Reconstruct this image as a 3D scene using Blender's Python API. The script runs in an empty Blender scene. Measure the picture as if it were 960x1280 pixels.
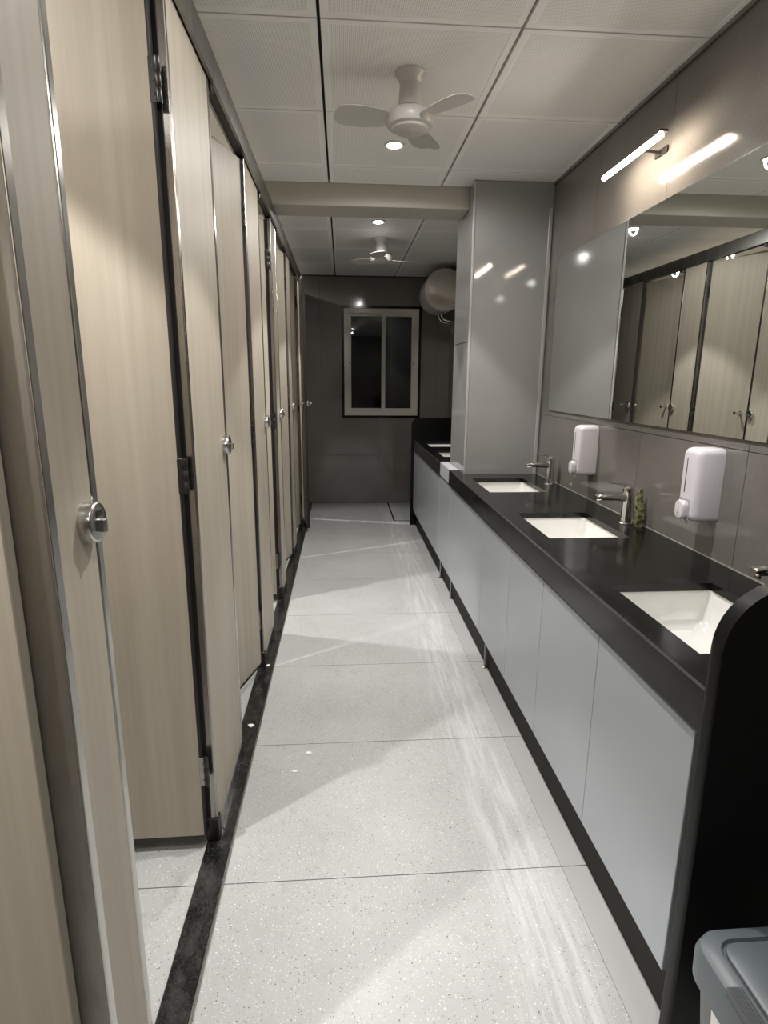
import bpy, bmesh, math, random
from mathutils import Vector, Matrix

# ------------------------------------------------------------------ camera, world, exposure, large lights
SC = bpy.context.scene
COL = SC.collection
random.seed(4)
R = math.radians
PI = math.pi


def make_camera():
    f, pit, yaw, rol = 727.6, R(12.907), R(4.138), R(-0.414)
    cy, sy, cp, sp, cr, sr = math.cos(yaw), math.sin(yaw), math.cos(pit), math.sin(pit), math.cos(rol), math.sin(rol)
    fwd = Vector((sy * cp, cy * cp, -sp))
    right = Vector((cy, -sy, 0))
    down = fwd.cross(right)
    r = cr * right + sr * down
    d = -sr * right + cr * down
    m = Matrix((r, -d, -fwd)).transposed().to_4x4()
    m.translation = (0, 0, 1.5)
    cd = bpy.data.cameras.new('camera')
    cd.sensor_fit = 'VERTICAL'
    cd.sensor_height = 32
    cd.lens = f / 1280 * 32
    cd.clip_start = 0.02
    co = bpy.data.objects.new('camera', cd)
    COL.objects.link(co)
    co.matrix_world = m
    SC.camera = co


make_camera()
W = bpy.data.worlds.new('night')
SC.world = W
W.use_nodes = True
W.node_tree.nodes['Background'].inputs[0].default_value = (0.05, 0.05, 0.055, 1)
W.node_tree.nodes['Background'].inputs[1].default_value = 0.012
SC.view_settings.view_transform = 'Standard'
SC.view_settings.look = 'None'
SC.view_settings.gamma = 1
SC.view_settings.use_curve_mapping = False
SC.view_settings.exposure = 1.5
SC.cycles.use_denoising = True
SC.cycles.max_bounces = 10
SC.cycles.diffuse_bounces = 6
SC.cycles.sample_clamp_indirect = 4.0

# main dimensions
CEIL = 2.634
FX = -0.42        # corridor face of the cubicle fronts
WX = 1.27         # right wall
CX = 0.72         # front of the countertops
END = 7.03
BACKY = -2.6
LEFTX = -1.95

# downlight strengths (watts): narrow beam and wide spill of each recessed lamp
BEAM, SPILL = 26.0, 11.0
LAMP_COL = (1.0, 0.975, 0.945)


# ------------------------------------------------------------------ helpers
def tag(o, label=None, cat=None, group=None, kind=None):
    if label: o['label'] = label
    if cat: o['category'] = cat
    if group: o['group'] = group
    if kind: o['kind'] = kind
    return o


def empty(name, loc=(0, 0, 0), rz=0.0, **k):
    o = bpy.data.objects.new(name, None)
    COL.objects.link(o)
    o.empty_display_size = 0.05
    o.location = loc
    o.rotation_euler = (0, 0, rz)
    return tag(o, **k)


def obj(name, bm, mats, parent=None, smooth=False, loc=None, **k):
    me = bpy.data.meshes.new(name)
    bmesh.ops.recalc_face_normals(bm, faces=bm.faces)
    bm.to_mesh(me)
    bm.free()
    if not isinstance(mats, (list, tuple)): mats = [mats]
    for m in mats: me.materials.append(m)
    o = bpy.data.objects.new(name, me)
    COL.objects.link(o)
    if parent: o.parent = parent
    if loc: o.location = loc
    if smooth:
        for p in me.polygons: p.use_smooth = True
        try: me.set_sharp_from_angle(angle=R(38))
        except Exception: pass
    return tag(o, **k)


def copy_tree(o, parent=None):
    c = o.copy()
    COL.objects.link(c)
    c.parent = parent
    for ch in list(o.children): copy_tree(ch, c)
    return c


def box(x0, x1, y0, y1, z0, z1, bev=0.0, seg=2, bm=None, mi=0):
    t = bmesh.new()
    vs = [t.verts.new((x, y, z)) for x in (x0, x1) for y in (y0, y1) for z in (z0, z1)]
    for f in ((0, 1, 3, 2), (4, 6, 7, 5), (0, 4, 5, 1), (2, 3, 7, 6), (0, 2, 6, 4), (1, 5, 7, 3)):
        t.faces.new([vs[i] for i in f])
    if bev > 0:
        bmesh.ops.bevel(t, geom=t.edges[:], offset=bev, segments=seg, affect='EDGES', profile=0.5)
    for f in t.faces: f.material_index = mi
    return join(bm, t)


def join(bm, t):
    if bm is None: return t
    me = bpy.data.meshes.new('tmp')
    t.to_mesh(me)
    t.free()
    bm.from_mesh(me)
    bpy.data.meshes.remove(me)
    return bm


def axis_mat(axis):
    return {'z': Matrix.Identity(4), 'x': Matrix.Rotation(PI / 2, 4, 'Y'), '-x': Matrix.Rotation(-PI / 2, 4, 'Y'),
            'y': Matrix.Rotation(-PI / 2, 4, 'X'), '-y': Matrix.Rotation(PI / 2, 4, 'X')}[axis]


def lathe(prof, at=(0, 0, 0), axis='z', n=24, bm=None, mi=0):
    """prof: list of (radius, height) along axis; ends closed"""
    t = bmesh.new()
    rings = []
    for r, h in prof:
        if r < 1e-6: rings.append([t.verts.new((0, 0, h))])
        else: rings.append([t.verts.new((r * math.cos(2 * PI * i / n), r * math.sin(2 * PI * i / n), h)) for i in range(n)])
    for a, b in zip(rings, rings[1:]):
        for i in range(n):
            j = (i + 1) % n
            if len(a) == 1 and len(b) == 1: continue
            if len(a) == 1: t.faces.new((a[0], b[i], b[j]))
            elif len(b) == 1: t.faces.new((a[i], a[j], b[0]))
            else: t.faces.new((a[i], a[j], b[j], b[i]))
    for ring in (rings[0], rings[-1]):
        if len(ring) > 1: t.faces.new(ring)
    for f in t.faces: f.material_index = mi
    bmesh.ops.transform(t, matrix=Matrix.Translation(at) @ axis_mat(axis), verts=t.verts[:])
    return join(bm, t)


def tube(pts, r, n=10, bm=None, mi=0):
    t = bmesh.new()
    pts = [Vector(p) for p in pts]
    rings = []
    up = Vector((0.013, 0.021, 1)).normalized()
    for i, p in enumerate(pts):
        d = (pts[min(i + 1, len(pts) - 1)] - pts[max(i - 1, 0)]).normalized()
        u = d.cross(up)
        if u.length < 1e-3: u = d.cross(Vector((0, 1, 0)))
        u.normalize()
        v = d.cross(u)
        rr = r[i] if isinstance(r, (list, tuple)) else r
        rings.append([t.verts.new(p + rr * (math.cos(2 * PI * k / n) * u + math.sin(2 * PI * k / n) * v)) for k in range(n)])
    for a, b in zip(rings, rings[1:]):
        for k in range(n): t.faces.new((a[k], a[(k + 1) % n], b[(k + 1) % n], b[k]))
    t.faces.new(rings[0]); t.faces.new(rings[-1])
    for f in t.faces: f.material_index = mi
    return join(bm, t)


def prism(outline, axis, a, b, bev=0.0, seg=2, bm=None, mi=0):
    """closed 2D outline extruded from a to b along axis. x: outline=(y,z); y: outline=(x,z); z: outline=(x,y)"""
    t = bmesh.new()
    def P(u, v, w): return {'x': (w, u, v), 'y': (u, w, v), 'z': (u, v, w)}[axis]
    A = [t.verts.new(P(u, v, a)) for u, v in outline]
    B = [t.verts.new(P(u, v, b)) for u, v in outline]
    n = len(A)
    fa = t.faces.new(A); fb = t.faces.new(B)
    for i in range(n): t.faces.new((A[i], A[(i + 1) % n], B[(i + 1) % n], B[i]))
    if bev > 0:
        bmesh.ops.bevel(t, geom=list(fa.edges) + list(fb.edges), offset=bev, segments=seg, affect='EDGES', profile=0.5)
    for f in t.faces: f.material_index = mi
    return join(bm, t)


def rrect(x0, x1, y0, y1, r, n=5):
    out = []
    for cx, cy, a0 in ((x1 - r, y1 - r, 0), (x0 + r, y1 - r, 90), (x0 + r, y0 + r, 180), (x1 - r, y0 + r, 270)):
        for i in range(n + 1):
            a = R(a0 + 90 * i / n)
            out.append((cx + r * math.cos(a), cy + r * math.sin(a)))
    return out


def loft(loops, close0=False, close1=True, bm=None, mi=0):
    t = bmesh.new()
    rings = [[t.verts.new(p) for p in L] for L in loops]
    for a, b in zip(rings, rings[1:]):
        n = len(a)
        for i in range(n): t.faces.new((a[i], a[(i + 1) % n], b[(i + 1) % n], b[i]))
    if close0: t.faces.new(rings[0])
    if close1: t.faces.new(rings[-1])
    for f in t.faces: f.material_index = mi
    return join(bm, t)


def slab(u0, u1, v0, v1, w0, w1, P, holes=(), bev=0.0, bm=None):
    """plate with rectangular holes; P(u,v,w) gives the point. w1 is the visible face."""
    t = bmesh.new()
    us = sorted({u0, u1} | {min(max(h[i], u0), u1) for h in holes for i in (0, 1)})
    vs = sorted({v0, v1} | {min(max(h[i], v0), v1) for h in holes for i in (2, 3)})
    cache = {}
    def V(u, v, w):
        k = (round(u, 5), round(v, 5), w)
        if k not in cache: cache[k] = t.verts.new(P(u, v, w))
        return cache[k]
    def solid(i, j):
        if i < 0 or j < 0 or i >= len(us) - 1 or j >= len(vs) - 1: return False
        cu, cv = (us[i] + us[i + 1]) / 2, (vs[j] + vs[j + 1]) / 2
        return not any(h[0] < cu < h[1] and h[2] < cv < h[3] for h in holes)
    for i in range(len(us) - 1):
        for j in range(len(vs) - 1):
            if not solid(i, j): continue
            a, b, c, d = us[i], us[i + 1], vs[j], vs[j + 1]
            for w in (w0, w1): t.faces.new((V(a, c, w), V(b, c, w), V(b, d, w), V(a, d, w)))
            if not solid(i - 1, j): t.faces.new((V(a, c, w0), V(a, d, w0), V(a, d, w1), V(a, c, w1)))
            if not solid(i + 1, j): t.faces.new((V(b, c, w0), V(b, d, w0), V(b, d, w1), V(b, c, w1)))
            if not solid(i, j - 1): t.faces.new((V(a, c, w0), V(b, c, w0), V(b, c, w1), V(a, c, w1)))
            if not solid(i, j + 1): t.faces.new((V(a, d, w0), V(b, d, w0), V(b, d, w1), V(a, d, w1)))
    if not cache:
        t.free()
        return None
    if bev > 0 and not holes:
        t.normal_update()
        top = [e for e in t.edges if all(abs((v.co - Vector(P(*k))).length) < 1e-9 or True for k, v in ()) and
               all(v in {cache[k] for k in cache if k[2] == w1} for v in e.verts)]
        bmesh.ops.bevel(t, geom=top, offset=bev, segments=1, affect='EDGES', profile=0.5)
    return join(bm, t)


# ------------------------------------------------------------------ materials
def mat(name, col, rough=0.5, metal=0.0, spec=0.5, coat=0.0, coat_rough=0.05):
    m = bpy.data.materials.new(name)
    m.use_nodes = True
    b = m.node_tree.nodes['Principled BSDF']
    b.inputs['Base Color'].default_value = (*col, 1)
    b.inputs['Roughness'].default_value = rough
    b.inputs['Metallic'].default_value = metal
    b.inputs['Specular IOR Level'].default_value = spec
    b.inputs['Coat Weight'].default_value = coat
    b.inputs['Coat Roughness'].default_value = coat_rough
    return m


class NT:
    def __init__(s, m):
        s.t = m.node_tree
        s.b = s.t.nodes['Principled BSDF']
    def n(s, kind, **k):
        x = s.t.nodes.new(kind)
        for a, v in k.items():
            if a.startswith('i_'): x.inputs[a[2:].replace('_', ' ')].default_value = v
            else: setattr(x, a, v)
        return x
    def l(s, a, b): s.t.links.new(a, b)
    def coords(s, kind='pos', scale=(1, 1, 1), loc=(0, 0, 0)):
        mp = s.n('ShaderNodeMapping')
        mp.inputs['Scale'].default_value = scale
        mp.inputs['Location'].default_value = loc
        src = s.n('ShaderNodeNewGeometry').outputs['Position'] if kind == 'pos' else s.n('ShaderNodeTexCoord').outputs['Object']
        s.l(src, mp.inputs[0])
        return mp.outputs[0]
    def noise(s, vec, scale=5, detail=4, rough=0.55):
        x = s.n('ShaderNodeTexNoise')
        x.inputs['Scale'].default_value = scale
        x.inputs['Detail'].default_value = detail
        x.inputs['Roughness'].default_value = rough
        s.l(vec, x.inputs['Vector'])
        return x.outputs['Fac']
    def ramp(s, fac, stops):
        x = s.n('ShaderNodeValToRGB')
        el = x.color_ramp.elements
        while len(el) < len(stops): el.new(0.5)
        for e, (p, c) in zip(el, stops):
            e.position = p
            e.color = (*c, 1) if len(c) == 3 else c
        s.l(fac, x.inputs[0])
        return x.outputs[0]
    def mix(s, a, b, fac, mode='MIX'):
        x = s.n('ShaderNodeMix', data_type='RGBA', blend_type=mode)
        for sock, v in ((x.inputs[6], a), (x.inputs[7], b), (x.inputs[0], fac)):
            if hasattr(v, 'links'): s.l(v, sock)
            elif isinstance(v, tuple): sock.default_value = (*v, 1)
            else: sock.default_value = v
        return x.outputs[2]
    def math(s, op, a, b=0.0):
        x = s.n('ShaderNodeMath', operation=op)
        for sock, v in ((x.inputs[0], a), (x.inputs[1], b)):
            if hasattr(v, 'links'): s.l(v, sock)
            else: sock.default_value = v
        return x.outputs[0]
    def mrange(s, v, a, b, c=0.0, d=1.0):
        x = s.n('ShaderNodeMapRange')
        s.l(v, x.inputs[0])
        for i, q in enumerate((a, b, c, d)): x.inputs[i + 1].default_value = q
        return x.outputs[0]
    def bump(s, h, strength=0.2, dist=0.002):
        x = s.n('ShaderNodeBump')
        x.inputs['Strength'].default_value = strength
        x.inputs['Distance'].default_value = dist
        s.l(h, x.inputs['Height'])
        s.l(x.outputs[0], s.b.inputs['Normal'])
    def color(s, c): s.l(c, s.b.inputs['Base Color'])
    def rough(s, r): s.l(r, s.b.inputs['Roughness'])


def m_laminate(name, c0, c1):
    m = mat(name, c0, 0.5, spec=0.35)
    q = NT(m)
    v = q.coords('pos', (26, 26, 0.55))
    a = q.noise(v, 1.0, 5, 0.6)
    v2 = q.coords('pos', (130, 130, 2.2))
    b = q.noise(v2, 1.0, 3, 0.6)
    base = q.ramp(a, [(0.3, c0), (0.7, c1)])
    fine = q.ramp(b, [(0.35, (0.96, 0.96, 0.96)), (0.65, (1, 1, 1))])
    q.color(q.mix(base, fine, 1.0, 'MULTIPLY'))
    q.rough(q.mrange(b, 0.3, 0.7, 0.46, 0.56))
    return m


def m_granite():
    m = mat('black_granite', (0.012, 0.012, 0.013), 0.14, spec=0.38)
    q = NT(m)
    v = q.coords('pos')
    a = q.noise(v, 190, 3, 0.7)
    s = q.noise(v, 5, 5, 0.6)
    c = q.ramp(a, [(0.45, (0.0035, 0.0035, 0.0038)), (0.64, (0.008, 0.008, 0.008)), (0.76, (0.035, 0.035, 0.034))])
    sm = q.ramp(s, [(0.5, (0, 0, 0)), (0.8, (0.010, 0.010, 0.0095))])
    q.color(q.mix(c, sm, 1.0, 'ADD'))
    q.rough(q.mrange(s, 0.35, 0.7, 0.08, 0.22))
    return m


def m_terrazzo():
    m = mat('terrazzo', (0.5, 0.5, 0.49), 0.3, spec=0.4)
    q = NT(m)
    v = q.coords('pos')
    big = q.noise(v, 1.7, 5, 0.6)
    base = q.ramp(big, [(0.3, (0.355, 0.362, 0.355)), (0.7, (0.445, 0.452, 0.446))])
    for sc, cut, seed in ((170, 0.22, 0.0), (85, 0.15, 3.3)):
        vv = q.coords('pos', (1, 1, 1), (seed, seed, 0.03))
        vo = q.n('ShaderNodeTexVoronoi')
        vo.inputs['Scale'].default_value = sc
        q.l(vv, vo.inputs['Vector'])
        mask = q.mrange(vo.outputs['Distance'], cut, cut + 0.06, 1, 0)
        sep = q.n('ShaderNodeSeparateColor')
        q.l(vo.outputs['Color'], sep.inputs[0])
        chip = q.ramp(sep.outputs[0], [(0.0, (0.12, 0.11, 0.095)), (0.12, (0.2, 0.18, 0.15)), (0.2, (0.40, 0.395, 0.38)),
                                       (0.6, (0.48, 0.48, 0.47)), (0.93, (0.70, 0.70, 0.69))])
        base = q.mix(base, chip, mask)
    # dirt smears
    d = q.noise(q.coords('pos', (1.2, 0.8, 1)), 7, 6, 0.7)
    base = q.mix(base, (0.20, 0.19, 0.17), q.mrange(d, 0.58, 0.80, 0, 0.45))
    d2 = q.noise(q.coords('pos', (1, 1, 1), (5, 2, 0)), 26, 5, 0.7)
    base = q.mix(base, (0.30, 0.29, 0.27), q.mrange(d2, 0.55, 0.8, 0, 0.5))
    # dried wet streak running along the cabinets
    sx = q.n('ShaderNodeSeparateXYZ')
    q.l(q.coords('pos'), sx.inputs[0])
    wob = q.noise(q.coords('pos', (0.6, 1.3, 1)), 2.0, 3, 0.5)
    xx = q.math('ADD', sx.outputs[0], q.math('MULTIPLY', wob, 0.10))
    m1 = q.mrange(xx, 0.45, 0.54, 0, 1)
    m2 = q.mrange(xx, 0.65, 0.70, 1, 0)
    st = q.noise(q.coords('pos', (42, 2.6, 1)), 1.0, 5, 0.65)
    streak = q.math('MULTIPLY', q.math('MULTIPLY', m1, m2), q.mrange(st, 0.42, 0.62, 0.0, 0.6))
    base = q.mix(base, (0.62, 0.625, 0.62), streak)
    q.color(base)
    q.rough(q.mrange(big, 0.3, 0.7, 0.46, 0.32))
    return m


def m_walltile():
    m = mat('taupe_tile', (0.13, 0.12, 0.11), 0.2, spec=0.5)
    q = NT(m)
    v = q.coords('pos')
    a = q.noise(v, 2.5, 5, 0.6)
    b = q.noise(v, 160, 2, 0.6)
    c = q.ramp(a, [(0.3, (0.140, 0.130, 0.119)), (0.7, (0.176, 0.164, 0.151))])
    q.color(q.mix(c, q.ramp(b, [(0.3, (0.86, 0.86, 0.86)), (0.7, (1.06, 1.06, 1.06))]), 1.0, 'MULTIPLY'))
    q.rough(q.mrange(a, 0.3, 0.7, 0.07, 0.12))
    q.bump(b, 0.06, 0.0004)
    return m


def m_ceiling(perf):
    m = mat('ceiling_perforated' if perf else 'ceiling_rim', (0.5, 0.49, 0.475), 0.45, spec=0.4)
    q = NT(m)
    a = q.noise(q.coords('pos'), 1.3, 4, 0.5)
    c = q.ramp(a, [(0.3, (0.80, 0.795, 0.78)), (0.7, (0.86, 0.855, 0.84))])
    if perf:
        v = q.coords('pos', (150, 150, 1))
        fr = q.n('ShaderNodeVectorMath', operation='FRACTION')
        q.l(v, fr.inputs[0])
        sb = q.n('ShaderNodeVectorMath', operation='SUBTRACT')
        q.l(fr.outputs[0], sb.inputs[0])
        sb.inputs[1].default_value = (0.5, 0.5, 0)
        mu = q.n('ShaderNodeVectorMath', operation='MULTIPLY')
        q.l(sb.outputs[0], mu.inputs[0])
        mu.inputs[1].default_value = (1, 1, 0)
        ln = q.n('ShaderNodeVectorMath', operation='LENGTH')
        q.l(mu.outputs[0], ln.inputs[0])
        hole = q.mrange(ln.outputs['Value'], 0.18, 0.26, 1, 0)
        c = q.mix(c, (0.38, 0.375, 0.36), hole)
    q.color(c)
    return m


def m_stained_metal(name, col, rough, bands=True):
    m = mat(name, col, rough, metal=1.0)
    q = NT(m)
    v = q.coords('pos', (4, 4, 0.9))
    a = q.noise(v, 2.0, 5, 0.65)
    q.color(q.ramp(a, [(0.3, tuple(c * 0.62 for c in col)), (0.7, col)]))
    q.rough(q.mrange(a, 0.3, 0.7, rough * 1.5, rough))
    return m


def emis(name, col, strength):
    m = bpy.data.materials.new(name)
    m.use_nodes = True
    b = m.node_tree.nodes['Principled BSDF']
    b.inputs['Base Color'].default_value = (0.8, 0.8, 0.8, 1)
    b.inputs['Emission Color'].default_value = (*col, 1)
    b.inputs['Emission Strength'].default_value = strength
    return m


LAM = m_laminate('beige_laminate', (0.350, 0.308, 0.247), (0.420, 0.374, 0.306))
CHROME = mat('chrome', (0.78, 0.77, 0.75), 0.12, metal=1.0)
TRIMS = mat('steel_edge_trim', (0.50, 0.485, 0.46), 0.2, metal=1.0)
SATIN = mat('satin_steel', (0.55, 0.54, 0.52), 0.22, metal=1.0)
STEEL = m_stained_metal('brushed_steel', (0.42, 0.40, 0.37), 0.22)
CLAD = m_stained_metal('stained_steel_cladding', (0.36, 0.335, 0.30), 0.42)
RAILM = m_stained_metal('rail_steel', (0.36, 0.345, 0.325), 0.28)
DARK = mat('dark_hinge_metal', (0.045, 0.042, 0.04), 0.35, metal=0.7)
RUBBER = mat('dark_gasket', (0.012, 0.010, 0.010), 0.5)
GRAN = m_granite()
KICK = mat('dark_kick_laminate', (0.017, 0.014, 0.012), 0.6, spec=0.2)
PANB = mat('matte_black_granite', (0.004, 0.004, 0.004), 0.4, spec=0.2)
TERR = m_terrazzo()
GROUT = mat('floor_grout', (0.22, 0.215, 0.20), 0.8)
DUSTG = mat('dusty_black_granite', (0.02, 0.02, 0.02), 0.2, spec=0.4)
q = NT(DUSTG)
q.color(q.mix(q.ramp(q.noise(q.coords('pos'), 150, 3, 0.7), [(0.45, (0.004, 0.004, 0.004)), (0.7, (0.03, 0.03, 0.03))]), (0.075, 0.075, 0.072), q.mrange(q.noise(q.coords('pos', (1, 0.6, 1)), 16, 6, 0.7), 0.45, 0.8, 0.0, 0.8)))
BORD = mat('plain_stone_border', (0.36, 0.365, 0.36), 0.45)
TILE = m_walltile()
WGROUT = mat('wall_grout', (0.05, 0.045, 0.042), 0.8)
COLT = mat('pale_grey_gloss_tile', (0.27, 0.265, 0.26), 0.06, spec=0.6)
COLTRIM = mat('grey_corner_trim', (0.36, 0.35, 0.345), 0.22)
LEDGE = mat('pale_ledge_stone', (0.50, 0.51, 0.53), 0.25)
CAB = mat('grey_gloss_cabinet', (0.385, 0.412, 0.442), 0.2, spec=0.5)
CABIN = mat('cabinet_carcass', (0.14, 0.14, 0.142), 0.5)
CERA = mat('white_ceramic', (0.80, 0.79, 0.76), 0.12, spec=0.6)
CEILP = m_ceiling(True)
CEILR = m_ceiling(False)
DARKV = mat('dark_ceiling_void', (0.01, 0.01, 0.01), 0.9)
PAINT = mat('cream_paint', (0.40, 0.38, 0.335), 0.6)
WHITEP = mat('white_plastic', (0.66, 0.63, 0.67), 0.3)
FANW = mat('fan_enamel', (0.50, 0.485, 0.46), 0.35)
UPVC = mat('cream_window_profile', (0.50, 0.47, 0.40), 0.35)
HEAT = mat('heater_enamel', (0.46, 0.43, 0.38), 0.35)
BINR = mat('bin_ribbed_strip', (0.09, 0.095, 0.10), 0.35)
HEATG = mat('heater_grey_side', (0.36, 0.35, 0.35), 0.4)
BINM = mat('grey_bin_plastic', (0.115, 0.118, 0.118), 0.42)
BINL = mat('grey_bin_lid', (0.105, 0.122, 0.132), 0.38)
PAPER = mat('paper', (0.8, 0.78, 0.76), 0.7)
INK = mat('black_ink', (0.02, 0.02, 0.02), 0.6)
BLADE = emis('lamp_glow', (1.0, 0.97, 0.92), 22)
TUBEM = emis('tube_glow', (1.0, 0.85, 0.68), 46)
MIRR = mat('mirror_silver', (0.83, 0.86, 0.84), 0.0, metal=1.0)
MIRE = mat('mirror_edge', (0.10, 0.12, 0.11), 0.2)
SEAL = mat('pale_sealant', (0.20, 0.20, 0.17), 0.5)
GLASS = mat('window_glass', (0.9, 0.95, 0.95), 0.0)
GLASS.node_tree.nodes['Principled BSDF'].inputs['Transmission Weight'].default_value = 1.0
OUT = mat('outside_wall', (0.06, 0.05, 0.04), 0.9)


# ------------------------------------------------------------------ setting: floor
def grid_edges(a, b, start, step):
    out = [a]
    k = math.ceil((a - start) / step + 1e-6)
    while start + k * step < b - 0.02:
        if start + k * step > a + 0.02: out.append(start + k * step)
        k += 1
    return out + [b]


floor = obj('floor', box(LEFTX, WX, BACKY, END, -0.10, -0.006), GROUT,
            label='pale speckled terrazzo tile floor running the length of the washroom', cat='floor', kind='structure')
PF = lambda u, v, w: (u, v, w)
ye = grid_edges(BACKY, END, 1.5, 0.685)
g = 0.0016
for y0, y1 in zip(ye, ye[1:]):
    for x0, x1 in ((-0.375, 0.68), (-1.2, -0.455), (LEFTX, -1.2)):
        bm = box(x0 + g, x1 - g, y0 + g, y1 - g, -0.006, 0.0)
        obj('floor_tile', bm, TERR, floor)
for y0, y1 in zip(ye, ye[1:]):
    obj('border_tile', box(0.6795, 0.86, y0 + g, y1 - g, -0.006, 0.0), BORD, floor)
# black channel around the far floor panel
obj('black_inlay', box(0.545, 0.562, 6.09, END, -0.005, 0.0015), GRAN, floor)
obj('black_inlay', box(0.562, 0.75, 6.09, 6.105, -0.005, 0.0015), GRAN, floor)

thr = obj('trim_1', box(-0.455, -0.375, BACKY, END, -0.004, 0.012, 0.003, 1), DUSTG,
          label='black granite threshold strip running under the cubicle fronts', cat='threshold', kind='structure')
obj('edge_bead', box(-0.3755, -0.370, BACKY, END, -0.004, 0.010), STEEL, thr)


# ------------------------------------------------------------------ setting: walls
def wall(name, P, u0, u1, v0, v1, us, vs, holes, label, thick=0.12, tmat=None):
    base = slab(u0, u1, v0, v1, thick, 0.004, P, holes)
    w = obj(name, base, WGROUT, label=label, cat='wall', kind='structure')
    g = 0.0013
    for a, b in zip(us, us[1:]):
        for c, d in zip(vs, vs[1:]):
            t = slab(a + g, b - g, c + g, d - g, 0.004, 0.0, P, [h for h in holes if h[0] < b and h[1] > a and h[2] < d and h[3] > c])
            if t: obj('wall_tile', t, tmat or TILE, w)
    return w


vz = [0.0, 0.60, 1.285, 1.965, CEIL]
wall('wall_right', lambda u, v, w: (WX + w, u, v), BACKY, END, 0, CEIL, grid_edges(BACKY, END, 1.735, 0.675), vz, [],
     'glossy taupe tiled wall carrying the long mirror above the basins')
WIN = (0.015, 0.915, 1.055, 2.30)
wall('wall_end', lambda u, v, w: (u, END + w, v), LEFTX, WX, 0, CEIL, grid_edges(LEFTX, WX, 1.115, 0.68), vz, [WIN],
     'dark taupe tiled far wall with the night window')
wall('wall_left', lambda u, v, w: (LEFTX - w, u, v), BACKY, END, 0, CEIL, grid_edges(BACKY, END, 0.9, 1.02), vz, [],
     'taupe tiled wall behind the cubicles')
wall('wall_back', lambda u, v, w: (u, BACKY - w, v), LEFTX, WX, 0, CEIL, grid_edges(LEFTX, WX, 1.115, 0.68), vz, [],
     'tiled wall behind the viewer')

# window surround, frame, sashes, panes
win = empty('window_1', (0.465, END, 1.055), label='cream framed sliding window with two dark panes on the far wall', cat='window', kind='structure')
x0, x1, z0, z1 = WIN
hx, hz = (x1 - x0) / 2, z1 - z0
def ring(x0, x1, z0, z1, wd, y0, y1, bev=0.0):
    t = slab(x0, x1, z0, z1, y0, y1, lambda u, v, w: (u, w, v), [(x0 + wd, x1 - wd, z0 + wd, z1 - wd)])
    return t
obj('dark_surround', ring(-hx - 0.012, hx + 0.012, -0.012, hz + 0.012, 0.026, 0.06, -0.012), GRAN, win)
obj('window_frame', ring(-hx + 0.016, hx - 0.016, 0.016, hz - 0.016, 0.052, 0.07, -0.006), UPVC, win)
for k, (a, b, yy) in enumerate(((-hx + 0.055, 0.045, 0.022), (0.005, hx - 0.055, 0.002))):
    s = obj('sash', ring(a, b, 0.058, hz - 0.058, 0.042, yy + 0.02, yy), UPVC, win)
    obj('glass_pane', box(a + 0.04, b - 0.04, yy + 0.008, yy + 0.012, 0.098, hz - 0.098), GLASS, s)
    lx = a + 0.016 if k == 0 else b - 0.016
    obj('sash_latch', lathe([(0.008, 0), (0.008, 0.004), (0, 0.004)], (lx, yy, 0.62), '-y', 12), DARK, s)
obj('meeting_rail_pull', box(0.010, 0.030, -0.010, 0.002, 0.52, 0.68, 0.003), UPVC, win)
# outside beyond the glass: a dim neighbouring wall
tag(obj('neighbouring_wall', box(-1.5, 2.6, 8.6, 8.75, -1.0, 1.55), OUT), 'dark neighbouring wall dimly seen through the night window', 'wall', kind='structure')

# column, beam, ledge
colm = empty('wall_column', (0.785, 3.70, 0), label='glossy pale grey tiled column between the two basin counters', cat='column', kind='structure')
obj('tile_cladding', box(0.002, WX - 0.785, 0.0, 0.495, 0, CEIL, 0.002, 1), COLT, colm)
obj('corner_trim', box(-0.002, 0.012, -0.004, 0.006, 0.9, CEIL - 0.001, 0.002, 1), COLTRIM, colm)
obj('corner_trim', box(WX - 0.785 - 0.028, WX - 0.785 - 0.008, -0.010, 0.0, 0.9, CEIL - 0.14, 0.002, 1), COLTRIM, colm)
obj('tile_joint', box(0.0005, 0.003, 0.012, 0.495, 1.728, 1.732), WGROUT, colm)
obj('column_ledge', box(-0.062, 0.0, 0.172, 0.548, 0.802, 0.902, 0.003, 1), LEDGE, colm)

obj('ceiling_beam', box(LEFTX, 0.787, 3.83, 4.085, 2.51, CEIL + 0.02, 0.004, 1), PAINT,
    label='cream plastered beam crossing the ceiling to the column', cat='beam', kind='structure')

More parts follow.
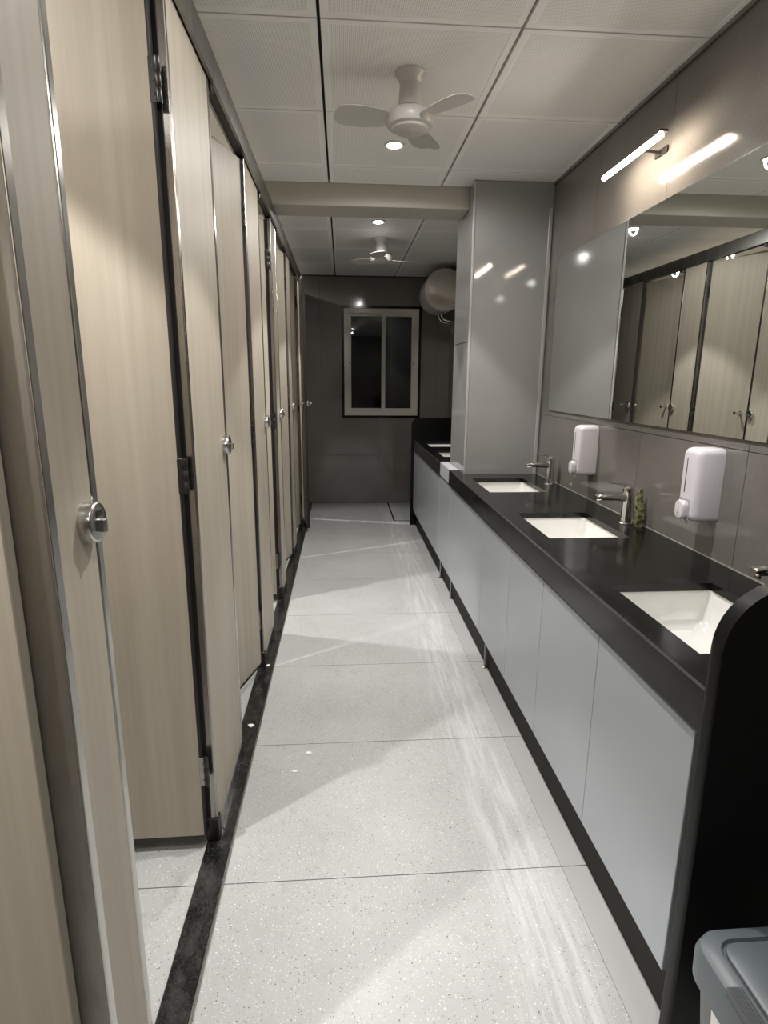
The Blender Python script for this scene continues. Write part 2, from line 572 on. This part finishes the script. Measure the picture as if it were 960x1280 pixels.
# ceiling
ceil = obj('ceiling', box(LEFTX, WX, BACKY, END, CEIL + 0.022, CEIL + 0.12), DARKV,
           label='grid ceiling of perforated white metal panels', cat='ceiling', kind='structure')
cxs = [LEFTX, -1.415, -0.74, -0.065, 0.61, WX]
LIGHTS = [(0.272, -1.18), (0.272, 0.22), (0.272, 1.75), (0.272, 3.22), (0.28, 4.68)]
def panel(a, b, c, d):
    t = bmesh.new()
    gx, gy, rim, dep = 0.0058, 0.004, 0.022, 0.002
    A = [(a + gx, c + gy), (b - gx, c + gy), (b - gx, d - gy), (a + gx, d - gy)]
    B = [(a + gx + rim, c + gy + rim), (b - gx - rim, c + gy + rim), (b - gx - rim, d - gy - rim), (a + gx + rim, d - gy - rim)]
    e = 0.006
    C = [(B[0][0] + e, B[0][1] + e), (B[1][0] - e, B[1][1] + e), (B[2][0] - e, B[2][1] - e), (B[3][0] + e, B[3][1] - e)]
    L = []
    for pts, z in ((A, CEIL + 0.02), (A, CEIL), (B, CEIL), (C, CEIL + dep)):
        L.append([t.verts.new((x, y, z)) for x, y in pts])
    for p, q in zip(L, L[1:]):
        for i in range(4): t.faces.new((p[i], p[(i + 1) % 4], q[(i + 1) % 4], q[i]))
    f = t.faces.new(L[-1])
    f.material_index = 1
    return t
for a, b in zip(cxs, cxs[1:]):
    for ys in (grid_edges(BACKY, 3.83, 2.2, 0.676), [4.085, 4.27, 4.95, 5.63, 6.31, END]):
        for c, d in zip(ys, ys[1:]):
            obj('ceiling_panel', panel(a, b, c, d), [CEILR, CEILP], ceil)
obj('trim_2', box(WX - 0.012, WX, BACKY, 3.70, CEIL - 0.016, CEIL), RAILM,
    label='thin dark angle where the right wall meets the ceiling', cat='trim', kind='structure')
obj('trim_3', box(LEFTX, WX, END - 0.012, END, CEIL - 0.014, CEIL), RUBBER,
    label='thin dark angle where the far wall meets the ceiling', cat='trim', kind='structure')


# ------------------------------------------------------------------ downlights
def lamp(name, kind, loc, energy, col=LAMP_COL, parent=None, **k):
    ld = bpy.data.lights.new(name, kind)
    ld.energy = energy
    ld.color = col
    for a, v in k.items(): setattr(ld, a, v)
    o = bpy.data.objects.new(name, ld)
    COL.objects.link(o)
    o.location = loc
    if parent: o.parent = parent
    return o


def downlight(x, y, label, group=None, k=1.0, ks=1.0):
    t = empty('recessed_downlight', (x, y, CEIL), label=label, cat='ceiling light', group=group)
    t2 = lathe([(0.052, 0.004), (0.052, -0.001), (0.047, -0.006), (0.038, -0.005), (0.036, 0.003)], n=28)
    obj('bezel', t2, FANW, t, smooth=True)
    obj('lens', lathe([(0.036, -0.002), (0.030, -0.0075), (0.0, -0.009)], n=28), BLADE, t, smooth=True)
    lamp('beam', 'SPOT', (0, 0, -0.02), BEAM * k, parent=t, spot_size=R(84), spot_blend=0.22, shadow_soft_size=0.022)
    lamp('spill', 'SPOT', (0, 0, -0.02), SPILL * ks, parent=t, spot_size=R(176), spot_blend=0.35, shadow_soft_size=0.03)
    return t


LAB = ['recessed round downlight behind the viewer, farthest back', 'recessed round downlight directly above the viewer', 'recessed round downlight above the nearest basin, out of frame', 'lit round downlight in the ceiling just past the nearer fan',
       'lit round downlight in the ceiling beyond the beam']
for (x, y), s in zip(LIGHTS, LAB): downlight(x, y, s, k=0.25 if y == 0.22 else 1.0, ks=0.8 if y == 0.22 else 1.0)
CUB = [(0.30, 'nearest cubicle'), (1.18, 'cubicle with the first fully open door'), (2.45, 'cubicle with the slightly ajar door'),
       (3.5, 'cubicle before the beam'), (4.5, 'cubicle past the beam'), (5.5, 'second cubicle from the far wall'), (6.4, 'farthest cubicle')]
for y, s in CUB: downlight(-1.05, y, 'recessed round downlight inside the ' + s, k=1.7, ks=0.8)


# ------------------------------------------------------------------ cubicle fronts
def chrome_rose(parent, x, y, z, face):
    """round lock rose; face=+1 towards +x"""
    ax = 'x' if face > 0 else '-x'
    CHROME = SATIN
    r = obj('lock_rose', lathe([(0.034, 0), (0.034, 0.018), (0.032, 0.021), (0.029, 0.022), (0, 0.022)], (x, y, z), ax, 32), CHROME, parent, smooth=True)
    obj('indicator_slot', box(x + face * 0.0215 - 0.0008, x + face * 0.0215 + 0.0015, y - 0.012, y + 0.012, z + 0.010, z + 0.022, 0.0005, 1), RUBBER, r)
    obj('thumb_turn', box(min(x + face * 0.02, x + face * 0.034), max(x + face * 0.02, x + face * 0.034), y - 0.004, y + 0.004, z - 0.017, z + 0.006, 0.002), CHROME, r)
    return r


def pilaster(y0, y1, label, clad=False, rose=True):
    yc = (y0 + y1) / 2
    t = empty('cubicle_pilaster', (FX - 0.015, yc, 0), label=label, cat='partition panel', group='cubicle front pilasters')
    a, b = y0 - yc, y1 - yc
    z0, z1 = 0.045, 2.4335
    obj('panel', box(-0.013, 0.013, a + 0.02, b - 0.02, z0, z1), LAM, t)
    if clad:
        obj('steel_cladding', box(-0.046, 0.0262, a - 0.006, a + 0.012, 0.0125, z1, 0.004, 2), CLAD, t)
        obj('edge_profile', box(0.0255, 0.0290, a - 0.0065, a + 0.014, 0.0125, z1, 0.001, 1), TRIMS, t)
    else:
        obj('edge_profile', box(-0.016, 0.016, a, a + 0.021, 0.0125, z1, 0.003, 2), STEEL, t)
        obj('gap_dark_strip', box(-0.019, -0.003, a - 0.003, a + 0.001, 0.10, z1, 0.0005, 1), RUBBER, t)  # dark strip added so the gap beside the door reads black
        obj('floor_shoe', box(-0.021, 0.021, a - 0.006, a + 0.03, 0.0125, 0.095, 0.003, 1), DARK, t)
    obj('edge_profile', box(-0.016, 0.016, b - 0.021, b, 0.0125, z1, 0.003, 2), TRIMS, t)
    obj('base_profile', box(-0.017, 0.017, a + 0.02, b - 0.02, 0.0125, 0.052, 0.003, 1), TRIMS, t)
    if rose: chrome_rose(t, 0.013, b - 0.050, 1.266, 1)
    return t


def cub_door(yh, w, ang, label, hinges=(0.29, 1.23, 2.20)):
    """hinge on the far side at y=yh; ang>0 swings into the cubicle"""
    t = empty('cubicle_door', (FX - 0.008, yh, 0), -ang, label=label, cat='door', group='cubicle doors')
    z0, z1 = 0.055, 2.418
    obj('panel', box(-0.021, 0.004, -w, -0.027, z0, z1, 0.0015, 1), LAM, t)
    if hinges: obj('edge_trim', box(-0.0215, 0.0045, -0.029, -0.022, z0, z1, 0.001, 1), RUBBER, t)
    obj('edge_trim', box(-0.0215, 0.0045, -w - 0.004, -w + 0.002, z0, z1, 0.001, 1), RUBBER, t)
    obj('bottom_trim', box(-0.020, 0.003, -w + 0.002, -0.034, z0 - 0.014, z0, 0.001, 1), DARK, t)
    for hz in hinges:
        h = obj('hinge', lathe([(0.007, -0.05), (0.0078, -0.047), (0.0078, -0.018), (0.0062, -0.016), (0.0078, -0.014), (0.0078, 0.014), (0.0062, 0.016), (0.0078, 0.018), (0.0078, 0.047), (0.007, 0.05)], (0.004, -0.008, hz), 'z', 14), DARK, t, smooth=True)
        h2 = box(0.003, 0.0055, -0.030, -0.006, hz - 0.05, hz + 0.05, 0.001, 1)
        for k in (-0.03, 0.0, 0.03): lathe([(0.0035, 0), (0.003, 0.0015), (0, 0.002)], (0.0055, -0.018, hz + k), 'x', 8, bm=h2)
        obj('leaf', h2, STEEL if hz == 0.29 else DARK, h)
    chrome_rose(t, 0.004, -w + 0.055, 1.262, 1)
    p = lathe([(0.016, 0), (0.016, 0.005), (0.009, 0.008), (0.009, 0.045), (0.013, 0.050), (0.013, 0.060), (0, 0.061)], (0.004, -w + 0.165, 1.262), 'x', 20)
    obj('pull_handle', p, CHROME, t, smooth=True)
    q = lathe([(0.016, 0), (0.016, 0.005), (0.009, 0.008), (0.009, 0.040), (0.012, 0.048), (0, 0.050)], (-0.021, -w + 0.075, 1.262), '-x', 20)
    obj('inner_bolt_knob', q, CHROME, t, smooth=True)
    return t


def partition(y, label):
    t = empty('cubicle_partition', ((FX + LEFTX) / 2, y, 0), label=label, cat='partition panel', group='cubicle partitions')
    hw = (FX - LEFTX) / 2
    obj('panel', box(-hw + 0.001, hw - 0.036, -0.012, 0.012, 0.10, 2.34), LAM, t)
    for sx in (-0.55, 0.55):
        obj('foot', box(sx - 0.02, sx + 0.02, -0.011, 0.011, 0.0, 0.10), STEEL, t)


cub_door(0.791, 0.62, R(89), 'beige laminate cubicle door standing fully open inward at the left edge of the frame', hinges=())
pilaster(0.82, 1.012, 'nearest narrow beige pilaster with wide steel edge and round lock rose', clad=True)
cub_door(1.643, 0.62, R(89), 'broad beige cubicle door standing fully open inward, second from the left')
pilaster(1.668, 2.165, 'wide beige pilaster between the fully open door and the slightly ajar door')
cub_door(2.838, 0.64, R(15.5), 'beige cubicle door slightly ajar with slanting bottom edge above the black threshold')
pilaster(2.855, 3.305, 'beige pilaster between the slightly ajar door and the open door before the beam')
cub_door(3.805, 0.50, R(86), 'beige cubicle door open inward, just before the ceiling beam')
pilaster(3.83, 4.10, 'narrow beige pilaster under the ceiling beam')
cub_door(4.775, 0.64, R(12), 'beige cubicle door nearly closed, first beyond the ceiling beam')
pilaster(4.79, 5.13, 'narrow beige pilaster standing beyond the beam, third from the far wall')
cub_door(5.84, 0.66, R(11), 'beige cubicle door nearly closed, second from the far wall')
pilaster(5.855, 5.98, 'narrowest beige pilaster beside the door that swings into the corridor', rose=False)
cub_door(6.25, 0.60, R(-9), 'last beige cubicle door ajar into the corridor near the far wall')
pilaster(6.27, END - 0.002, 'shaded beige pilaster meeting the far wall', rose=False)
# closed run behind the viewer
pilaster(-0.35, 0.155, 'beige pilaster beside the viewer, out of frame', rose=False)
for y, s in ((-0.1, 'behind the viewer'), (0.90, 'beside the nearest pilaster'), (1.93, 'behind the wide pilaster'), (3.08, 'behind the pilaster of the ajar door'),
             (3.97, 'under the beam'), (4.96, 'beyond the beam'), (5.92, 'nearest the far wall')):
    partition(y, 'beige laminate partition inside the cubicle row, ' + s)

rail = empty('head_rail', (FX - 0.015, 3.0, 2.44), label='long steel head rail along the top of the cubicle fronts', cat='rail')
obj('channel', prism([(-0.021, -0.006), (-0.021, 0.088), (0.026, 0.088), (0.030, 0.084), (0.030, -0.006), (0.019, -0.006), (0.019, 0.004), (-0.012, 0.004), (-0.012, -0.006)],
                     'y', -5.5, 3.27), RAILM, rail)
obj('gasket', box(-0.0115, 0.0185, -5.5, 3.26, -0.001, 0.0035), RUBBER, rail)
for y in (-0.81, 0.35, 1.13, 2.16): obj('end_stop', box(-0.018, 0.020, y, y + 0.03, -0.03, 0.0, 0.002, 1), DARK, rail)


# ------------------------------------------------------------------ vanity
def cabinet(y0, y1, label):
    t = empty('vanity_cabinet', (CX + 0.008, (y0 + y1) / 2, 0), label=label, cat='cabinet', group='grey under-counter cabinets')
    h = (y1 - y0) / 2
    obj('carcass', slab(-h + 0.001, h - 0.001, 0.195, 0.798, 0.041, 0.022, lambda u, v, w: (w, u, v), []), CABIN, t)
    obj('door_panel', box(0.0, 0.020, -h + 0.0016, h - 0.0016, 0.165, 0.785, 0.0012, 1), CAB, t)


cabinet(1.03, 1.495, 'nearest grey gloss cabinet under the first basin')
cabinet(1.495, 1.965, 'second nearest grey gloss cabinet, between the first and second basins')
cabinet(1.965, 2.385, 'third grey gloss cabinet from the front, under the middle basin')
cabinet(2.385, 2.885, 'fourth grey gloss cabinet from the front, just before the thick dark joint')
cabinet(2.885, 3.855, 'extra wide grey gloss cabinet under the basin nearest the column')
cabinet(3.855, 4.268, 'grey gloss cabinet under the pale ledge of the column')
cabinet(4.268, 5.885, 'long grey gloss cabinet under the far counter')

kick = obj('trim_4', box(0.762, 0.785, 0.99, 5.9, 0.0, 0.19), KICK, label='recessed black kick board below the grey cabinets', cat='kick board', kind='structure')
for k, y in enumerate((2.80, 3.80, 4.24)):
    t = empty('cabinet_leg', (0.748, y, 0), label='short steel cabinet leg, ' + ('nearest of three by the kick board', 'before the column ledge', 'past the column ledge')[k],
              cat='leg', group='steel cabinet legs')
    obj('post', lathe([(0.007, 0.004), (0.007, 0.19)], n=12), STEEL, t)
    obj('foot_plate', lathe([(0.014, 0), (0.014, 0.004), (0.007, 0.006)], n=16), STEEL, t)


def counter(y0, y1, sinks, label, group):
    t = empty('countertop', (CX, y0, 0.9), label=label, cat='countertop', group=group)
    d = WX - CX
    holes = [(a - CX, b - CX, c - y0, e - y0) for a, b, c, e in sinks]
    bm = slab(0, d - 0.001, 0, y1 - y0, -0.024, 0.0, PF, holes)
    obj('slab', bm, GRAN, t)
    obj('front_apron', box(0, 0.02, 0, y1 - y0, -0.10, -0.0245), GRAN, t)
    obj('front_edge_bevel', tube([(0.0015, 0.0, -0.0025), (0.0015, y1 - y0, -0.0025)], 0.0034, 8), mat_edge, t)
    obj('sealant_bead', prism([(d - 0.003, 0.0), (d - 0.0005, 0.0), (d - 0.0005, 0.0035)], 'y', 0, y1 - y0), SEAL, t)
    return t


mat_edge = mat('polished_granite_edge', (0.05, 0.048, 0.045), 0.12)
S1 = [(0.80, 1.12, 1.155, 1.605), (0.80, 1.12, 2.13, 2.565), (0.80, 1.12, 3.07, 3.515)]
S2 = [(0.80, 1.12, 4.55, 4.99), (0.80, 1.12, 5.25, 5.68)]
counter(0.986, 3.70, S1, 'long black granite countertop with three undermount basins', None)
obj('counter_return', box(CX + 0.0005, 0.784, 3.70, 3.872, 0.80, 0.8995), GRAN,
    label='short black granite return of the counter in front of the column', cat='countertop')
counter(4.25, 5.90, S2, 'short black granite countertop beyond the column with two basins', None)


def sink(x0, x1, y0, y1, label):
    xc, yc = (x0 + x1) / 2, (y0 + y1) / 2
    t = empty('undermount_basin', (xc, yc, 0.875), label=label, cat='sink', group='white undermount basins')
    hx, hy = (x1 - x0) / 2 + 0.006, (y1 - y0) / 2 + 0.006
    L = []
    for ins, z, r in ((0, 0, 0.025), (0.003, -0.03, 0.028), (0.010, -0.09, 0.035), (0.024, -0.12, 0.045), (0.055, -0.134, 0.05), (0.11, -0.139, 0.045)):
        L.append([(x, y, z) for x, y in rrect(-hx + ins, hx - ins, -hy + ins, hy - ins, r)])
    out = [[(x, y, z) for x, y in rrect(-hx - 0.012, hx + 0.012, -hy - 0.012, hy + 0.012, 0.03)] for z in (-0.152, 0.0)]
    bm = loft(out + L, close0=True, close1=True)
    obj('bowl', bm, CERA, t, smooth=True)
    dr = obj('drain_ring', lathe([(0.026, -0.003), (0.026, 0.002), (0.019, 0.0025), (0.017, -0.001)], (0.02, 0, -0.138), n=24), CHROME, t, smooth=True)
    obj('drain_plug', lathe([(0.016, 0), (0.016, 0.003), (0, 0.005)], (0.02, 0, -0.138), n=20), STEEL, dr, smooth=True)
    obj('overflow_hole', lathe([(0.009, 0), (0.009, 0.002), (0.0, 0.002)], (hx - 0.012, 0, -0.045), '-x', 16), STEEL, t)


for s, l in zip(S1 + S2, ('nearest white rectangular basin, beside the black end panel', 'middle white rectangular basin, in front of the faucet with the pouch',
                          'white rectangular basin nearest the column', 'white basin just beyond the column', 'farthest white basin, beside the far end panel')):
    sink(*s, l)


def faucet(y, label):
    t = empty('basin_faucet', (1.212, y, 0.9), label=label, cat='faucet', group='chrome basin faucets')
    obj('base_flange', lathe([(0.029, 0), (0.029, 0.004), (0.025, 0.008)], n=28), CHROME, t, smooth=True)
    obj('body', lathe([(0.024, 0.004), (0.0225, 0.03), (0.0225, 0.132), (0.0245, 0.137), (0.0245, 0.158), (0.018, 0.165), (0, 0.167)], n=28), CHROME, t, smooth=True)
    L = []
    for x, z, hw, hh in ((-0.008, 0.114, 0.018, 0.018), (-0.05, 0.117, 0.0175, 0.0155), (-0.10, 0.117, 0.0165, 0.0125), (-0.135, 0.115, 0.016, 0.0105), (-0.142, 0.114, 0.013, 0.008)):
        L.append([(x, yy, z + zz) for yy, zz in rrect(-hw, hw, -hh, hh, hh * 0.6, 3)])
    sp = obj('spout', loft(L, close0=True, close1=True), CHROME, t, smooth=True)
    obj('aerator', lathe([(0.010, -0.008), (0.010, 0.003)], (-0.124, 0, 0.104), n=18), CHROME, sp, smooth=True)
    L = []
    for x, z, hw, hh in ((0.012, 0.160, 0.012, 0.007), (-0.02, 0.170, 0.0125, 0.006), (-0.06, 0.177, 0.0115, 0.004), (-0.088, 0.180, 0.009, 0.003)):
        L.append([(x, yy, z + zz) for yy, zz in rrect(-hw, hw, -hh, hh, hh * 0.6, 3)])
    obj('lever', loft(L, close0=True, close1=True), CHROME, t, smooth=True)


for y, l in ((1.38, 'chrome lever faucet at the nearest basin, only its spout in frame'), (2.35, 'chrome lever faucet in the middle with a small pouch beside it'),
             (3.30, 'chrome lever faucet at the basin nearest the column'), (4.77, 'chrome lever faucet just behind the column'), (5.46, 'chrome lever faucet at the farthest basin')):
    faucet(y, l)


def endpanel(y0, y1, top, r, label, bev=0.008):
    a = [(-0.015, 0.0), (0.549, 0.0), (0.549, top)]
    n = 10
    pts = [(0.549, 0.0), (0.549, top)]
    for i in range(n + 1):
        ang = R(90 + 90 * i / n)
        pts.append((-0.017 + r + r * math.cos(ang), top - r + r * math.sin(ang)))
    pts.append((-0.017, 0.0))
    pts = [(x + CX, z) for x, z in pts]
    t = obj('end_panel', prism(pts, 'y', y0, y1, bev, 3), PANB, smooth=True, label=label, cat='panel')
    return t


endpanel(0.950, 0.985, 1.135, 0.13, 'tall black granite end panel with rounded corner at the near end of the counter')
endpanel(5.905, 5.935, 1.115, 0.075, 'black granite end panel with rounded corner at the far end of the counter', 0.005)


# ------------------------------------------------------------------ mirror, light, dispensers
mz0, mz1 = 1.320, 2.187
mir = empty('wall_mirror', (WX, 2.2, mz0), label='long frameless mirror above the basins reflecting the cubicle doors', cat='mirror')
outl = [(-1.55, 0), (1.325, 0), (1.34, 0.015), (1.34, mz1 - mz0 - 0.03), (1.31, mz1 - mz0), (-1.55, mz1 - mz0)]
obj('backing', prism(outl, 'x', -0.010, -0.0005), MIRE, mir)
t = bmesh.new()
vs = [t.verts.new((-0.0105, u * 0.9985, v * 0.997 + 0.001)) for u, v in outl]
t.faces.new(vs)
fm = bmesh.ops.extrude_face_region(t, geom=t.faces[:])
bmesh.ops.translate(t, verts=[v for v in fm['geom'] if isinstance(v, bmesh.types.BMVert)], vec=(0.0004, 0, 0))
obj('silvered_glass', t, MIRR, mir)

ml = empty('mirror_light', (WX, 2.47, 2.36), label='slim LED picture light standing off the wall above the mirror', cat='wall light')
obj('mounting_plate', box(-0.010, -0.0005, -0.045, 0.045, 0.004, 0.030, 0.003, 1), DARK, ml)
obj('arm', tube([(-0.008, 0, 0.016), (-0.07, 0, 0.020), (-0.126, 0, 0.012)], 0.005, 8), DARK, ml, smooth=True)
obj('housing', prism([(-0.1455, -0.006), (-0.1455, 0.003), (-0.138, 0.008), (-0.112, 0.008), (-0.108, 0.004), (-0.108, 0.001), (-0.140, 0.000), (-0.1435, -0.002), (-0.1440, -0.006)], 'y', -0.238, 0.238), DARK, ml)
obj('tube', lathe([(0.0, -0.235), (0.0095, -0.233), (0.0095, 0.233), (0.0, 0.235)], (-0.131, 0, -0.0105), 'y', 16), TUBEM, ml, smooth=True)


def dispenser(y, label):
    t = empty('soap_dispenser', (WX, y, 1.03), label=label, cat='soap dispenser', group='white wall soap dispensers')
    w, h, d = 0.048, 0.25, 0.094
    L = []
    for x, s in ((-0.0005, 0.0), (-d * 0.72, 0.0), (-d * 0.9, 0.004), (-d * 0.98, 0.011), (-d, 0.020)):
        L.append([(x, yy, zz) for yy, zz in rrect(-w + s, w - s, s, h - s, max(0.022 - s * 0.3, 0.01), 5)])
    obj('body', loft(L, close0=True, close1=True), WHITEP, t, smooth=True)
    obj('level_window', box(-d - 0.0008, -d + 0.002, 0.010, 0.0145, 0.095, 0.215, 0.0006, 1), INK, t)
    L = []
    for x, s in ((-d + 0.004, 0.002), (-d - 0.014, 0.0), (-d - 0.020, 0.003), (-d - 0.022, 0.009)):
        L.append([(x, yy, zz) for yy, zz in rrect(-0.026 + s, 0.026 - s, 0.006 + s, 0.070 - s, 0.018, 5)])
    obj('push_lever', loft(L, close0=True, close1=True), WHITEP, t, smooth=True)
    obj('lever_recess', box(-d - 0.0006, -d + 0.001, -0.030, 0.030, 0.004, 0.076, 0.0005, 1), COLTRIM, t)
    obj('nozzle', lathe([(0.006, -0.012), (0.006, 0.004)], (-d + 0.012, 0, 0.0), n=12), WHITEP, t)


dispenser(1.885, 'white wall soap dispenser nearest the viewer, above the nearest basin')
dispenser(2.865, 'white wall soap dispenser nearer the column')

# pouch beside the faucet: creased sachet
L = []
for z, hw, hd in ((0.0005, 0.017, 0.012), (0.015, 0.020, 0.014), (0.05, 0.021, 0.012), (0.09, 0.019, 0.010), (0.125, 0.015, 0.007), (0.15, 0.010, 0.004), (0.165, 0.004, 0.002)):
    L.append([(x * (1 + 0.04 * math.sin(90 * z)) + 0.006 * math.sin(z * 40), y + 0.002 * math.sin(70 * z), z) for x, y in rrect(-hw, hw, -hd, hd, hd * 0.7, 2)])
PM = mat('green_print_film', (0.30, 0.32, 0.12), 0.35)
q = NT(PM)
q.color(q.ramp(q.noise(q.coords('obj'), 60, 2, 0.6), [(0.42, (0.03, 0.022, 0.015)), (0.52, (0.16, 0.16, 0.07)), (0.62, (0.26, 0.26, 0.14)), (0.72, (0.05, 0.045, 0.02))]))
obj('sachet', loft(L, close0=True, close1=True), PM, smooth=True, loc=(1.236, 2.292, 0.9),
    label='small green and yellow crumpled sachet standing beside the middle faucet', cat='sachet')


# ------------------------------------------------------------------ ceiling fans
def fan(x, y, a0, label):
    t = empty('ceiling_fan', (x, y, CEIL), label=label, cat='ceiling fan', group='small white ceiling fans')
    obj('canopy', lathe([(0.060, 0.003), (0.060, -0.004), (0.052, -0.014), (0.044, -0.030), (0.040, -0.038)], n=32), FANW, t, smooth=True)
    obj('down_rod', lathe([(0.040, -0.034), (0.046, -0.10), (0.050, -0.118)], n=28), FANW, t, smooth=True)
    m = obj('motor_housing', lathe([(0.05, -0.122), (0.070, -0.128), (0.088, -0.138), (0.092, -0.146), (0.092, -0.176), (0.086, -0.184), (0.071, -0.187), (0.069, -0.194), (0.060, -0.199), (0.0, -0.202)], n=40), FANW, t, smooth=True)
    obj('collar_gap', lathe([(0.047, -0.117), (0.047, -0.123)], n=28), RUBBER, t)
    obj('cap_screw', lathe([(0.006, 0.0), (0.006, -0.003), (0, -0.004)], (0, 0, -0.201), n=12), CHROME, m)
    for k in range(3):
        a = a0 + k * 2 * PI / 3
        M = Matrix.Rotation(a, 4, 'Z') @ Matrix.Translation((0, 0, -0.162))
        bm = bmesh.new()
        rows = []
        for r, w, tw in ((0.075, 0.030, 12), (0.11, 0.050, 12), (0.17, 0.062, 11), (0.23, 0.066, 10), (0.275, 0.058, 9), (0.292, 0.030, 8)):
            c, s = math.cos(R(tw)), math.sin(R(tw))
            rows.append([bm.verts.new((r, u * c, u * s + dz)) for u, dz in ((-w, 0), (0, 0.003), (w, 0), (w, -0.002), (0, 0.001), (-w, -0.002))])
        for p, q in zip(rows, rows[1:]):
            for i in range(6): bm.faces.new((p[i], p[(i + 1) % 6], q[(i + 1) % 6], q[i]))
        bm.faces.new(rows[0]); bm.faces.new(rows[-1])
        bmesh.ops.transform(bm, matrix=M, verts=bm.verts[:])
        obj('blade', bm, FANW, t, smooth=True)


fan(0.272, 2.52, R(68), 'white ceiling fan nearer the viewer, above the open cubicle door')
fan(0.335, 5.20, R(20), 'white ceiling fan beyond the beam near the far window')

# ------------------------------------------------------------------ water heater
h = empty('water_heater', (1.045, 6.13, 2.375), label='cream cylindrical water heater mounted high in the far right corner', cat='water heater')
obj('tank', lathe([(0.196, 0.03), (0.2, 0.036), (0.2, 0.50), (0.196, 0.508), (0.17, 0.53), (0, 0.55)], axis='y', n=48), HEATG, h, smooth=True)
obj('front_cap', lathe([(0.2, 0.035), (0.207, 0.033), (0.207, 0.022), (0.195, 0.006), (0.15, -0.012), (0.08, -0.022), (0, -0.025)], axis='y', n=48), HEAT, h, smooth=True)
obj('wall_bracket', box(0.18, 0.2245, 0.10, 0.14, -0.12, 0.12), DARK, h)
obj('wall_bracket', box(0.18, 0.2245, 0.40, 0.44, -0.12, 0.12), DARK, h)
for yy in (0.12, 0.30):
    p = obj('water_pipe', tube([(-0.01, yy, -0.19), (-0.01, yy, -0.245), (0.02, yy, -0.28), (0.12, yy, -0.30), (0.224, yy, -0.30)], 0.008, 10), CHROME, h, smooth=True)
    obj('pipe_nut', lathe([(0.014, -0.012), (0.014, 0.012)], (-0.01, yy, -0.215), n=6), CHROME, p)
obj('rating_label', box(-0.2008, -0.199, 0.16, 0.30, -0.06, 0.03), WHITEP, h)
bpy.context.view_layer.update()

# ------------------------------------------------------------------ waste bin
bx0, bx1, by0, by1, bz = 0.636, 1.02, 0.40, 0.855, 0.50
bn = empty('waste_bin', ((bx0 + bx1) / 2, (by0 + by1) / 2, 0), label='grey plastic waste bin with closed lid in front of the black end panel', cat='bin')
hx, hy = (bx1 - bx0) / 2, (by1 - by0) / 2
L = []
for z, ins, r in ((0.0, 0.055, 0.03), (0.01, 0.048, 0.035), (0.42, 0.014, 0.045)):
    L.append([(x, y, z) for x, y in rrect(-hx + ins, hx - ins, -hy + ins, hy - ins, r, 6)])
body = obj('body', loft(L, close0=True, close1=True), BINM, bn, smooth=True)
L = []
for z, ins, r in ((0.415, 0.010, 0.05), (0.425, 0.001, 0.055), (0.470, 0.0, 0.055), (0.490, 0.007, 0.05), (0.498, 0.020, 0.045), (0.500, 0.034, 0.035), (0.4925, 0.0365, 0.033), (0.4925, 0.040, 0.030)):
    L.append([(x, y, z) for x, y in rrect(-hx + ins, hx - ins, -hy + ins, hy - ins, r, 8)])
lid = obj('lid_frame', loft(L, close0=True, close1=True), BINL, bn, smooth=True)
L = []
for z, ins, r in ((0.4926, 0.041, 0.03), (0.500, 0.042, 0.03), (0.503, 0.047, 0.026), (0.505, 0.09, 0.02)):
    L.append([(x, y, z) for x, y in rrect(-hx + ins, hx - ins, -hy + ins, hy - ins, r, 8)])
obj('lid_flap', loft(L, close0=True, close1=True), BINL, bn, smooth=True)
rb = box(-hx + 0.004, -hx + 0.030, -hy + 0.06, hy - 0.115, 0.4855, 0.4995, 0.003, 1)
for k in range(5): box(-hx + 0.006 + k * 0.0055, -hx + 0.008 + k * 0.0055, -hy + 0.065, hy - 0.12, 0.498, 0.5012, bm=rb)
obj('ribbed_grip', rb, BINR, bn)
def on_side(z, off): return (-hx + 0.014 + (0.42 - z) * 0.083 - off, z)
st = obj('sticker', prism([on_side(0.29, 0.0), on_side(0.40, 0.0), on_side(0.40, 0.001), on_side(0.29, 0.001)], 'y', -0.03, 0.146), PAPER, bn)
for z, a, b in ((0.385, 0.0, 0.13), (0.365, 0.03, 0.13), (0.345, -0.01, 0.13), (0.310, 0.02, 0.13)):
    obj('printed_bar', prism([on_side(z - 0.010, 0.0008), on_side(z, 0.0008), on_side(z, 0.0014), on_side(z - 0.010, 0.0014)], 'y', a, b), INK, st)

# ------------------------------------------------------------------ litter
def litter(x, y, z, s, seed, label):
    rnd = random.Random(seed)
    bm = bmesh.new()
    n = 9
    c = bm.verts.new((0, 0, 0.004))
    ringv = [bm.verts.new((s * (0.7 + 0.6 * rnd.random()) * math.cos(2 * PI * i / n), s * 0.8 * (0.6 + 0.6 * rnd.random()) * math.sin(2 * PI * i / n), 0.001 + 0.006 * rnd.random())) for i in range(n)]
    for i in range(n): bm.faces.new((c, ringv[i], ringv[(i + 1) % n]))
    low = [bm.verts.new((v.co.x * 0.95, v.co.y * 0.95, 0.0003)) for v in ringv]
    for i in range(n): bm.faces.new((ringv[i], ringv[(i + 1) % n], low[(i + 1) % n], low[i]))
    bm.faces.new(low)
    obj('paper_scrap', bm, PAPER, loc=(x, y, z), label=label, cat='litter', group='white paper scraps')


litter(-0.148, 2.12, 0.0, 0.014, 1, 'torn white paper scrap lying on the floor tile near a joint')
litter(-0.196, 2.01, 0.0, 0.010, 2, 'smallest white paper scrap on the floor, nearest the viewer')
litter(-0.408, 2.31, 0.0125, 0.015, 3, 'white paper scrap lying on the black threshold strip')
litter(-0.405, 2.86, 0.0125, 0.010, 5, 'thin white paper scrap on the black threshold by the ajar door')
